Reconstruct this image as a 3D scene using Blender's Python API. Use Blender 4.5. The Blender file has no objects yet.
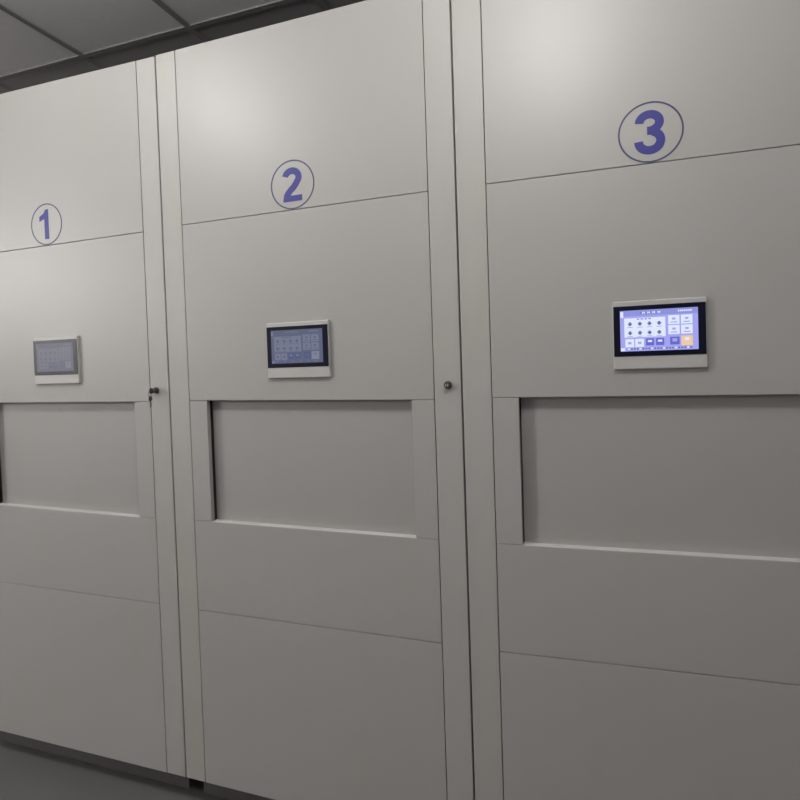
import bpy, bmesh, math
from mathutils import Matrix, Vector

C = bpy.context.scene.collection
S = bpy.context.scene
PI = math.pi

# ------------------------------------------------------------------ materials
def nt(name):
    m = bpy.data.materials.new(name); m.use_nodes = True
    t = m.node_tree; return m, t, t.nodes['Principled BSDF']

def srgb(r, g, b):
    f = lambda c: (c/12.92 if c <= .04045 else ((c+.055)/1.055)**2.4)
    return (f(r/255), f(g/255), f(b/255), 1)

def plain(name, col, rough=.5, metal=0, spec=.5, coat=0):
    m, t, b = nt(name)
    b.inputs['Roughness'].default_value = rough
    b.inputs['Metallic'].default_value = metal
    b.inputs['Specular IOR Level'].default_value = spec
    b.inputs['Coat Weight'].default_value = coat
    b.inputs['Coat Roughness'].default_value = .12
    n = t.nodes.new('ShaderNodeTexNoise'); n.inputs['Scale'].default_value = 35
    mr = t.nodes.new('ShaderNodeMapRange')
    mr.inputs['To Min'].default_value = .96; mr.inputs['To Max'].default_value = 1.04
    mx = t.nodes.new('ShaderNodeVectorMath'); mx.operation = 'SCALE'
    mx.inputs[0].default_value = col[:3]
    tc = t.nodes.new('ShaderNodeTexCoord')
    t.links.new(tc.outputs['Object'], n.inputs['Vector'])
    t.links.new(n.outputs['Fac'], mr.inputs['Value'])
    t.links.new(mr.outputs['Result'], mx.inputs['Scale'])
    t.links.new(mx.outputs['Vector'], b.inputs['Base Color'])
    return m

def paint(name, col, stain=0.0):
    """satin powder-coated sheet steel: faint large mottling, fine orange-peel, optional yellowed streaks"""
    m, t, b = nt(name)
    L = t.links.new
    tc = t.nodes.new('ShaderNodeTexCoord')
    geo = t.nodes.new('ShaderNodeNewGeometry')
    n1 = t.nodes.new('ShaderNodeTexNoise'); n1.inputs['Scale'].default_value = 2.2; n1.inputs['Detail'].default_value = 3
    L(geo.outputs['Position'], n1.inputs['Vector'])
    mr = t.nodes.new('ShaderNodeMapRange'); mr.inputs['To Min'].default_value = .965; mr.inputs['To Max'].default_value = 1.03
    L(n1.outputs['Fac'], mr.inputs['Value'])
    mp = t.nodes.new('ShaderNodeMapping'); mp.inputs['Scale'].default_value = (5, 5, 1.3)
    L(geo.outputs['Position'], mp.inputs['Vector'])
    n2 = t.nodes.new('ShaderNodeTexNoise'); n2.inputs['Scale'].default_value = 1.6; n2.inputs['Detail'].default_value = 2
    L(mp.outputs['Vector'], n2.inputs['Vector'])
    r2 = t.nodes.new('ShaderNodeMapRange'); r2.inputs['From Min'].default_value = .55; r2.inputs['From Max'].default_value = .8
    r2.inputs['To Max'].default_value = stain
    L(n2.outputs['Fac'], r2.inputs['Value'])
    mix = t.nodes.new('ShaderNodeMix'); mix.data_type = 'RGBA'
    mix.inputs['A'].default_value = col; mix.inputs['B'].default_value = (col[0]*.98, col[1]*.975, col[2]*.76, 1)
    L(r2.outputs['Result'], mix.inputs['Factor'])
    sc = t.nodes.new('ShaderNodeVectorMath'); sc.operation = 'SCALE'
    L(mix.outputs['Result'], sc.inputs[0]); L(mr.outputs['Result'], sc.inputs['Scale'])
    L(sc.outputs['Vector'], b.inputs['Base Color'])
    b.inputs['Roughness'].default_value = PAINT_ROUGH
    b.inputs['Specular IOR Level'].default_value = PAINT_SPEC
    # faint orange-peel
    n3 = t.nodes.new('ShaderNodeTexNoise'); n3.inputs['Scale'].default_value = 260
    L(geo.outputs['Position'], n3.inputs['Vector'])
    bp = t.nodes.new('ShaderNodeBump'); bp.inputs['Strength'].default_value = .04; bp.inputs['Distance'].default_value = .002
    L(n3.outputs['Fac'], bp.inputs['Height']); L(bp.outputs['Normal'], b.inputs['Normal'])
    return m

def glow(name, col, strength, base=None):
    m, t, b = nt(name)
    b.inputs['Base Color'].default_value = base or (.02, .02, .03, 1)
    b.inputs['Roughness'].default_value = .15
    b.inputs['Emission Color'].default_value = col
    b.inputs['Emission Strength'].default_value = strength
    return m

PAINT_ROUGH = .42
PAINT_SPEC = .62
M_panel = paint('cream_grey_panel_paint', (.415, .404, .388, 1), .15)
M_stile = paint('cream_grey_stile_paint', (.44, .427, .409, 1), .45)
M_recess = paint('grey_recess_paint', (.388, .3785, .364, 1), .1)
M_sill_lit = plain('lit_sill_tone', (.62, .61, .59, 1), .45)  # paler colour puts the light on the recess ledge into the lip
M_carc = plain('carcass_shadow_steel', (.12, .115, .11, 1), .8, spec=.1)
M_blue = plain('blue_vinyl', (.040, .040, .25, 1), .5)
M_ring = plain('slate_blue_vinyl', (.055, .06, .14, 1), .5)
M_alu = plain('silver_plastic_bezel', (.52, .505, .49, 1), .4)
M_glass = plain('black_screen_glass', (.006, .007, .022, 1), .3, spec=.3)
M_glass_refl = plain('reflection_washed_glass', (.025, .025, .038, 1), .35, spec=.4)  # lighter base colour stands in for a reflection washing out the glass
M_chrome = plain('dark_nickel', (.16, .15, .14, 1), .3, metal=1)
M_black = plain('black_slot', (.01, .01, .01, 1), .5)
M_key = plain('dull_key_metal', (.17, .16, .15, 1), .4, metal=1)
M_tile = plain('grey_ceiling_tile', (.86, .85, .845, 1), .9, spec=.1)
M_tdark = plain('dark_rear_ceiling', (.40, .38, .39, 1), .9, spec=.1)
M_tbar = plain('dark_grid_bar', (.27, .265, .27, 1), .7, spec=.2)
M_wall = plain('wall_paint', (.50, .49, .48, 1), .8)
M_floor = plain('grey_floor_tile', (.15, .147, .142, 1), .5)
M_rail = plain('steel_rail', (.35, .34, .33, 1), .35, metal=1)
M_plinth = plain('dark_plinth', (.09, .088, .085, 1), .6)
M_diff = glow('lamp_diffuser', (1, .97, .93, 1), 6, (.8, .8, .8, 1))

# ------------------------------------------------------------------ helpers
def obj(name, bm, mats, parent=None, bevel=0, seg=2, smooth=False):
    me = bpy.data.meshes.new(name); bm.normal_update(); bm.to_mesh(me); bm.free()
    for m in (mats if isinstance(mats, (list, tuple)) else [mats]): me.materials.append(m)
    if smooth:
        for p in me.polygons: p.use_smooth = True
    o = bpy.data.objects.new(name, me); C.objects.link(o)
    if parent: o.parent = parent
    if bevel:
        b = o.modifiers.new('bevel', 'BEVEL'); b.width = bevel; b.segments = seg; b.limit_method = 'ANGLE'
    return o

def slab(bm, x0, x1, y0, y1, zb, zt, mi=0):
    """box whose bottom / top edges may slope: zb, zt are numbers or (left, right)"""
    zb = zb if isinstance(zb, tuple) else (zb, zb); zt = zt if isinstance(zt, tuple) else (zt, zt)
    v = [bm.verts.new(p) for p in [(x0, y0, zb[0]), (x1, y0, zb[1]), (x1, y1, zb[1]), (x0, y1, zb[0]),
                                   (x0, y0, zt[0]), (x1, y0, zt[1]), (x1, y1, zt[1]), (x0, y1, zt[0])]]
    for f in [(3, 2, 1, 0), (4, 5, 6, 7), (0, 1, 5, 4), (1, 2, 6, 5), (2, 3, 7, 6), (3, 0, 4, 7)]:
        bm.faces.new([v[i] for i in f]).material_index = mi
    return bm

def cyl(bm, p, q, r0, r1=None, n=24, mi=0):
    r1 = r0 if r1 is None else r1
    p, q = Vector(p), Vector(q); d = q-p
    mat = Matrix.Translation((p+q)/2) @ d.to_track_quat('Z', 'Y').to_matrix().to_4x4()
    k = len(bm.faces)
    bmesh.ops.create_cone(bm, cap_ends=True, segments=n, radius1=r0, radius2=r1, depth=d.length, matrix=mat)
    bm.faces.ensure_lookup_table()
    for f in bm.faces[k:]: f.material_index = mi
    return bm

def empty(name, loc, label=None, cat=None, group=None):
    o = bpy.data.objects.new(name, None); C.objects.link(o); o.location = loc; o.empty_display_size = .1
    if label: o['label'] = label; o['category'] = cat
    if group: o['group'] = group
    return o

def struct(name, bm, m, **k):
    o = obj(name, bm, m, **k); o['kind'] = 'structure'; return o

def prism(bm, pts, y0, y1):
    """extrude a 2-D (x, z) outline between y0 (front) and y1"""
    a = [bm.verts.new((x, y0, z)) for x, z in pts]; b = [bm.verts.new((x, y1, z)) for x, z in pts]
    n = len(pts)
    bm.faces.new(a); bm.faces.new(b[::-1])
    for i in range(n): bm.faces.new([a[i], b[i], b[(i+1) % n], a[(i+1) % n]])
    return bm

def ribbon(bm, path, w, y0, y1, closed=False):
    """constant-width stroke along a 2-D path, extruded"""
    n = len(path); L, R = [], []
    for i in range(n):
        if closed: a, b = path[i-1], path[(i+1) % n]
        else: a, b = path[max(i-1, 0)], path[min(i+1, n-1)]
        dx, dz = b[0]-a[0], b[1]-a[1]; l = math.hypot(dx, dz); nx, nz = -dz/l*w/2, dx/l*w/2
        L.append((path[i][0]+nx, path[i][1]+nz)); R.append((path[i][0]-nx, path[i][1]-nz))
    vl = [[bm.verts.new((p[0], y, p[1])) for p in L] for y in (y0, y1)]
    vr = [[bm.verts.new((p[0], y, p[1])) for p in R] for y in (y0, y1)]
    for i in range(n if closed else n-1):
        j = (i+1) % n
        bm.faces.new([vl[0][i], vl[0][j], vr[0][j], vr[0][i]])
        bm.faces.new([vl[1][i], vr[1][i], vr[1][j], vl[1][j]])
        bm.faces.new([vl[0][i], vl[1][i], vl[1][j], vl[0][j]])
        bm.faces.new([vr[0][i], vr[0][j], vr[1][j], vr[1][i]])
    bmesh.ops.recalc_face_normals(bm, faces=bm.faces)
    return bm

def arc(cx, cz, rx, rz, a0, a1, n=16):
    return [(cx+rx*math.cos(math.radians(a0+(a1-a0)*i/n)), cz+rz*math.sin(math.radians(a0+(a1-a0)*i/n))) for i in range(n+1)]

# heavy grotesque numerals, drawn in a 1-high box centred on 0
def numeral(k, h, cx, cz):
    bm = bmesh.new(); T = lambda pts: [(cx+x*h, cz+z*h) for x, z in pts]
    y0, y1 = -.0006, .0004
    if k == 1:
        prism(bm, T([(.16, -.5), (.16, .5), (.03, .5), (-.06, .37), (-.25, .28), (-.25, .11), (-.03, .19), (-.03, -.5)][::-1]), y0, y1)
    elif k == 2:
        p = arc(0, .215, .225, .195, 170, -28, 20)
        p += [(.15, .045), (.06, -.07), (-.06, -.17), (-.15, -.265), (-.21, -.36)]
        ribbon(bm, T(p), .20*h, y0, y1)
        prism(bm, T([(-.315, -.5), (.32, -.5), (.32, -.325), (-.29, -.325)]), y0-.0001, y1)
    else:
        p = arc(-.01, .225, .215, .185, 180, -62, 20) + [(.03, .035), (-.06, .035)]
        ribbon(bm, T(p), .19*h, y0, y1)
        p = [(-.06, .035), (.03, .035)] + arc(-.01, -.2, .235, .215, 60, -182, 22)
        ribbon(bm, T(p), .19*h, y0-.0001, y1)
    bmesh.ops.recalc_face_normals(bm, faces=bm.faces)
    return bm

# ------------------------------------------------------------------ touch-screen face
def screen_mats(tag, bright):
    b = bright
    def g(n, c): return glow(tag+'_'+n, tuple(c[:3])+(1,), b)
    if tag == 'lit':
        return [g('lavender', srgb(160, 162, 236)), g('white', srgb(222, 230, 252)), g('blue', srgb(96, 102, 200)),
                g('orange', srgb(236, 200, 160)), g('ink', srgb(98, 104, 155)), g('bar', srgb(140, 144, 218))]
    if tag == 'dim':
        return [g('slate', srgb(84, 90, 116)), g('pale', srgb(106, 112, 133)), g('blue', srgb(72, 82, 124)),
                g('glare', srgb(118, 124, 140)), g('ink', srgb(84, 89, 112)), g('bar', srgb(84, 90, 112))]
    return [g('grey', srgb(94, 94, 106)), g('pale', srgb(102, 103, 114)), g('blue', srgb(86, 88, 106)),
            g('glare', srgb(108, 109, 122)), g('ink', srgb(88, 88, 100)), g('bar', srgb(88, 89, 98))]

def screen_bm(x0, x1, z0, z1, y, plus=False):
    bm = bmesh.new(); W, H = x1-x0, z1-z0; lay = [0]
    def R(u0, u1, v0, v1, mi, d=1):
        slab(bm, x0+u0*W, x0+u1*W, y-.0003*d, y+.0003, z1-v1*H, z1-v0*H, mi)
    R(0, 1, 0, 1, 0)
    R(0, 1, 0, .14, 5, 2); R(.005, .045, .03, .17, 1, 3)
    for i in range(12): R(.27+.022*i, .285+.022*i, .05, .09, 1 if i % 3 else 4, 3)      # heading text
    for i in range(7): R(.75+.026*i, .768+.026*i, .045, .085, 1, 3)
    R(.055, .59, .19, .66, 1, 2)                                                       # status card
    for i in range(4): R(.22+.05*i, .255+.05*i, .205, .235, 5, 3)
    for v in (.335, .555):
        for u in (.13, .26, .385, .51):
            R(u-.014, u+.014, v-.045, v+.045, 4, 3); R(u-.026, u+.026, v-.018, v+.018, 4, 3)
            R(u-.035, u+.035, v+.075, v+.088, 5, 3)
    for u in (.625, .787):
        for v in (.165, .405):
            R(u, u+.143, v, v+.215, 1, 2)
            R(u+.05, u+.093, v+.06, v+.11, 0, 3); R(u+.03, u+.113, v+.155, v+.175, 5, 3)
    R(.787, .93, .665, .90, 3, 2); R(.83, .885, .71, .78, 1, 3)
    R(.645, .765, .685, .87, 2, 2); R(.675, .735, .72, .80, 0, 3)
    for u in (.065, .195): R(u, u+.115, .70, .90, 1, 2); R(u+.035, u+.08, .77, .83, 0, 3)
    for u in (.335, .465): R(u, u+.105, .70, .87, 2, 2); R(u+.025, u+.08, .74, .79, 1, 3)
    R(.005, .06, .915, .99, 1, 2)
    for i in range(22): R(.10+.038*i, .10+.038*i+.022, .925, .965, 4 if i % 4 else 1, 2)
    return bm

# ------------------------------------------------------------------ a shelving unit
G = .0011           # half a panel joint
def cabinet(k, name, label, zT, zA, zB, zC, zD, scr, lock_x, rx0, rx1):
    """unit k occupies x k-1 .. k; z values are (left, right) heights of the sheet joints"""
    t = empty(name, (k-1, 0, 0), label, 'cabinet', 'numbered shelving cabinets in the row')
    e = .0025
    a, b = (.0832, .0800, .0832)[k-1], .9201
    top = lambda x, zz: zz[0]+(zz[1]-zz[0])*(x-a)/(b-a)
    def P(nm, x0, x1, zb, zt, y0=0, y1=.018, mat=M_panel, bev=.0012):
        zb2 = (top(x0, zb), top(x1, zb)) if isinstance(zb, tuple) else zb
        zt2 = (top(x0, zt), top(x1, zt)) if isinstance(zt, tuple) else zt
        return obj(nm, slab(bmesh.new(), x0, x1, y0, y1, zb2, zt2), mat, t, bevel=bev)
    up = lambda z, d: (z[0]+d, z[1]+d)
    ztm = min(zT)
    # body behind the sheets
    obj('carcass', slab(bmesh.new(), e+.004, 1-e-.004, .045, 2.4, .105, ztm-.01), M_carc, t)
    obj('side_panel', slab(bmesh.new(), e, e+.0035, .019, 2.4, .10, ztm-.003), M_stile, t)
    obj('side_panel', slab(bmesh.new(), 1-e-.0035, 1-e, .019, 2.4, .10, ztm-.003), M_stile, t)
    obj('plinth', slab(bmesh.new(), .03, .97, .05, 2.38, .016, .10), M_plinth, t, bevel=.002)
    P('stile', e, a-G, .10, zT, 0, .018, M_stile, .002)
    P('stile', b+G, 1-e, .10, zT, 0, .018, M_stile, .002)
    P('top_panel', a+G, b-G, up(zA, G*.8), zT)
    P('screen_panel', a+G, b-G, up(zB, G*.5), up(zA, -G*.8))
    P('recess_post', a+G, rx0, up(zC, G*.5), up(zB, -G*.5), 0, .017, M_panel)
    P('recess_post', rx1, b-G, up(zC, G*.5), up(zB, -G*.5), 0, .017, M_panel)
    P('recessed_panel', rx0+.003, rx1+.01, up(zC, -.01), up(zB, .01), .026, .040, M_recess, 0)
    P('waist_panel', a+G, b-G, up(zD, G), up(zC, -G*.5), 0, .018)
    P('recess_lit_lip', rx0, rx1, up(zC, -.006), up(zC, .0004), .0012, .0265, M_sill_lit, .0005)['label'] = 'bottom lip of the recess, coloured paler as if lit'  # lip added so the ledge reads as lit
    P('bottom_panel', a+G, b-G, .10, up(zD, -G))
    # number disc outline and numeral printed on the top sheet
    cx, cz = (.4855 if k == 1 else .4935), (zA[0]+zA[1])/2+.0765
    s = obj('number_circle', ribbon(bmesh.new(), [(cx+.0728*math.cos(2*PI*i/72), cz+.0728*math.sin(2*PI*i/72)) for i in range(72)],
                                    .0040, -.0006, .0003, True), M_ring, t)
    s['label'] = 'slate blue circle around the number'
    n = obj('number', numeral(k, .107 if k != 2 else .102, cx-(.006 if k == 1 else .001), cz), M_blue, t); n['label'] = 'bold blue numeral %d' % k
    # touch screen: silver housing, black glass, display
    dx = (.004, -.011, -.0035)[k-1]
    x0, x1, z0, z1 = .4000+dx, .6125+dx, 1.4610, 1.6330
    h = obj('touch_screen', slab(bmesh.new(), x0, x1, -.010, .001, z0, z1), M_alu, t, bevel=.0025, seg=3)
    obj('glass_bezel', slab(bmesh.new(), x0+.0010, x1-.0028, -.0115, -.0095, 1.494, 1.6205), M_glass if k > 1 else M_glass_refl, h, bevel=.0008)
    d = obj('display', screen_bm(.4165+dx, .5925+dx, 1.5065, 1.609, -.0117), screen_mats(*scr), h)
    d['label'] = {'lit': 'brightly lit lavender display with white and orange buttons', 'dim': 'dim slate blue display',
                  'pale': 'faded grey display'}[scr[0]]
    # cam lock on the right stile
    lk = obj('lock', cyl(cyl(bmesh.new(), (lock_x, .002, 1.430), (lock_x, -.004, 1.430), .0115), (lock_x, -.004, 1.430), (lock_x, -.015, 1.430), .0098, .009),
             M_chrome, t, bevel=.001)
    obj('keyhole', slab(bmesh.new(), lock_x-.001, lock_x+.001, -.0157, -.0145, 1.4255, 1.4345), M_black, lk)
    obj('lock_face', cyl(bmesh.new(), (lock_x, -.0148, 1.430), (lock_x, -.0153, 1.430), .0042), M_alu, lk)
    return t

cabinet(1, 'shelving_cabinet', 'grey steel shelving cabinet marked 1, leftmost, with a faded screen and keys in its lock',
        (2.5500, 2.5425), (1.9635, 1.9690), (1.3935, 1.3920), (1.0010, .9890), (.6975, .6940), ('pale', 1.0), .9465, .1544, .8500)
cabinet(2, 'shelving_cabinet.001', 'grey steel shelving cabinet marked 2, standing between cabinets 1 and 3, with a dim screen',
        (2.5440, 2.5460), (1.9745, 1.9770), (1.3940, 1.3880), (.9935, .9870), (.6900, .6870), ('dim', 1.0), .9605, .1485, .8520)
cabinet(3, 'shelving_cabinet.002', 'grey steel shelving cabinet marked 3, rightmost, with a brightly lit screen',
        (2.5460, 2.5460), (1.9750, 1.9690), (1.3920, 1.3920), (.9885, .9980), (.6860, .7040), ('lit', 1.0), .9605, .1549, .8520)

# keys in the lock of cabinet 1
kx, kz = .9465, 1.430
kr = empty('key_ring', (kx, -.0157, kz), 'small ring of keys, one turned in the lock of cabinet 1', 'keys')
def loc(bm): bmesh.ops.translate(bm, verts=bm.verts, vec=(-kx, .0157, -kz)); return bm
bm = bmesh.new()
slab(bm, kx-.0012, kx+.0012, -.021, -.0159, kz-.003, kz+.003)
cyl(bm, (kx-.0012, -.025, kz), (kx+.0012, -.025, kz), .010, n=20)
obj('inserted_key', loc(bm), M_key, kr, bevel=.0004)
bm = bmesh.new()
pts = [(0, -.027+.009*math.cos(2*PI*i/24), kz-.011+.010*math.sin(2*PI*i/24)) for i in range(24)]
for i in range(24):
    p, q = pts[i], pts[(i+1) % 24]
    cyl(bm, (kx-.004, p[1]+.001, p[2]), (kx-.004, q[1]+.001, q[2]), .0008, n=8)
obj('ring', loc(bm), M_key, kr)
bm = bmesh.new()
cyl(bm, (kx-.0045, -.026, kz-.026), (kx-.0025, -.026, kz-.026), .0085, n=20)
slab(bm, kx-.0045, kx-.0025, -.0285, -.0235, kz-.056, kz-.032)
slab(bm, kx-.0045, kx-.0025, -.0235, -.0218, kz-.052, kz-.048); slab(bm, kx-.0045, kx-.0025, -.0235, -.0216, kz-.044, kz-.040)
hk = obj('hanging_key', loc(bm), M_key, kr, bevel=.0004)

# ------------------------------------------------------------------ room
X0, X1, Y0, Y1, ZC = -6.0, 4.4, -5.4, 3.0, 2.985
bm = slab(bmesh.new(), X0-.1, X1+.1, Y0-.1, Y1+.1, -.1, 0); struct('floor', bm, M_floor)
BX, BY, P6 = .130, .541, .6
# ceiling: tiles in front of the cabinets, darker colour on the part over and behind them
bm = bmesh.new()
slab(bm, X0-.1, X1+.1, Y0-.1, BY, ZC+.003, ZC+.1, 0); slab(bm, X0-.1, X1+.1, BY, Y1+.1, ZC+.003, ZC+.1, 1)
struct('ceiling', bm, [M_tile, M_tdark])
bm = bmesh.new(); w = .0135
i = math.ceil((X0-BX)/P6)
while BX+i*P6 < X1:
    x = BX+i*P6; slab(bm, x-w, x+w, Y0, Y1, ZC-.002, ZC+.004); i += 1
j = -9
while BY+j*P6 < Y1:
    y = BY+j*P6
    slab(bm, X0, X1, y-w, y+w, ZC-.0025, ZC+.004); j += 1
struct('trim_1', bm, M_tbar)
struct('wall_left', slab(bmesh.new(), X0-.1, X0, Y0-.1, Y1+.1, 0, ZC), M_wall)
struct('wall_right', slab(bmesh.new(), X1, X1+.1, Y0-.1, Y1+.1, 0, ZC), M_wall)
struct('wall_front', slab(bmesh.new(), X0, X1, Y0-.1, Y0, 0, ZC), M_wall)
struct('wall_back', slab(bmesh.new(), X0, X1, Y1, Y1+.1, 0, ZC), M_wall)
bm = bmesh.new()
for y in (.35, 1.2, 2.05): slab(bm, -2.5, 3.9, y-.02, y+.02, 0, .016)
struct('trim_2', bm, M_rail)

# surface-mounted round ceiling lamps
def lamp(name, x, y, watt, label, rad=.15):
    t = empty(name, (x, y, ZC-.0025), label, 'ceiling light')
    obj('base_ring', cyl(bmesh.new(), (0, 0, 0), (0, 0, -.03), .20, .19, 48), M_alu, t, bevel=.004)
    obj('diffuser', cyl(bmesh.new(), (0, 0, -.0302), (0, 0, -.045), .18, .16, 48), M_diff, t, bevel=.004)
    l = bpy.data.lights.new('lamp', 'POINT'); l.shadow_soft_size = rad; l.energy = watt; l.color = (1, .988, .975)
    o = bpy.data.objects.new('lamp_light', l); C.objects.link(o); o.parent = t; o.location = (0, 0, -.05-rad)
    return t
lamp('ceiling_light', .62, -1.03, 25.5, 'round ceiling light in front of cabinet 1')
lamp('ceiling_light.001', 2.23, -1.03, 25, 'round ceiling light nearest the brightly lit screen')
lamp('ceiling_light.002', -4.5, -3.9, 330, 'round ceiling light at the far left end of the room')

# ------------------------------------------------------------------ camera (solved from the photograph)
F, PX, PY = 568.36, 390.04, 376.42
CX, CY, CZ = 2.33127, -1.56438, 1.5
yaw, pit, rol = .33387, -.02531, -.03352
def rot(q):
    a, b, c = q
    cr, sr = math.cos(rol), math.sin(rol); a, c = cr*a-sr*c, sr*a+cr*c
    cp, sp = math.cos(pit), math.sin(pit); b, c = cp*b-sp*c, sp*b+cp*c
    cy, sy = math.cos(yaw), math.sin(yaw); a, b = cy*a-sy*b, sy*a+cy*b
    return Vector((a, b, c))
ex, fw, uz = rot((1, 0, 0)), rot((0, 1, 0)), rot((0, 0, 1))
cd = bpy.data.cameras.new('camera'); co = bpy.data.objects.new('camera', cd); C.objects.link(co)
m = Matrix.Identity(4)
for r in range(3): m[r][0], m[r][1], m[r][2], m[r][3] = ex[r], uz[r], -fw[r], (CX, CY, CZ)[r]
co.matrix_world = m
cd.sensor_width = 36; cd.lens = F*36/800
cd.shift_x = (400-PX)/800; cd.shift_y = -(400-PY)/800
cd.clip_start = .02
S.camera = co

# dim bounce light of the room
w = bpy.data.worlds.new('world'); w.use_nodes = True; S.world = w
w.node_tree.nodes['Background'].inputs['Color'].default_value = (.5, .5, .5, 1)
w.node_tree.nodes['Background'].inputs['Strength'].default_value = .07
S.view_settings.view_transform = 'Standard'
S.view_settings.look = 'None'
S.view_settings.exposure = 0
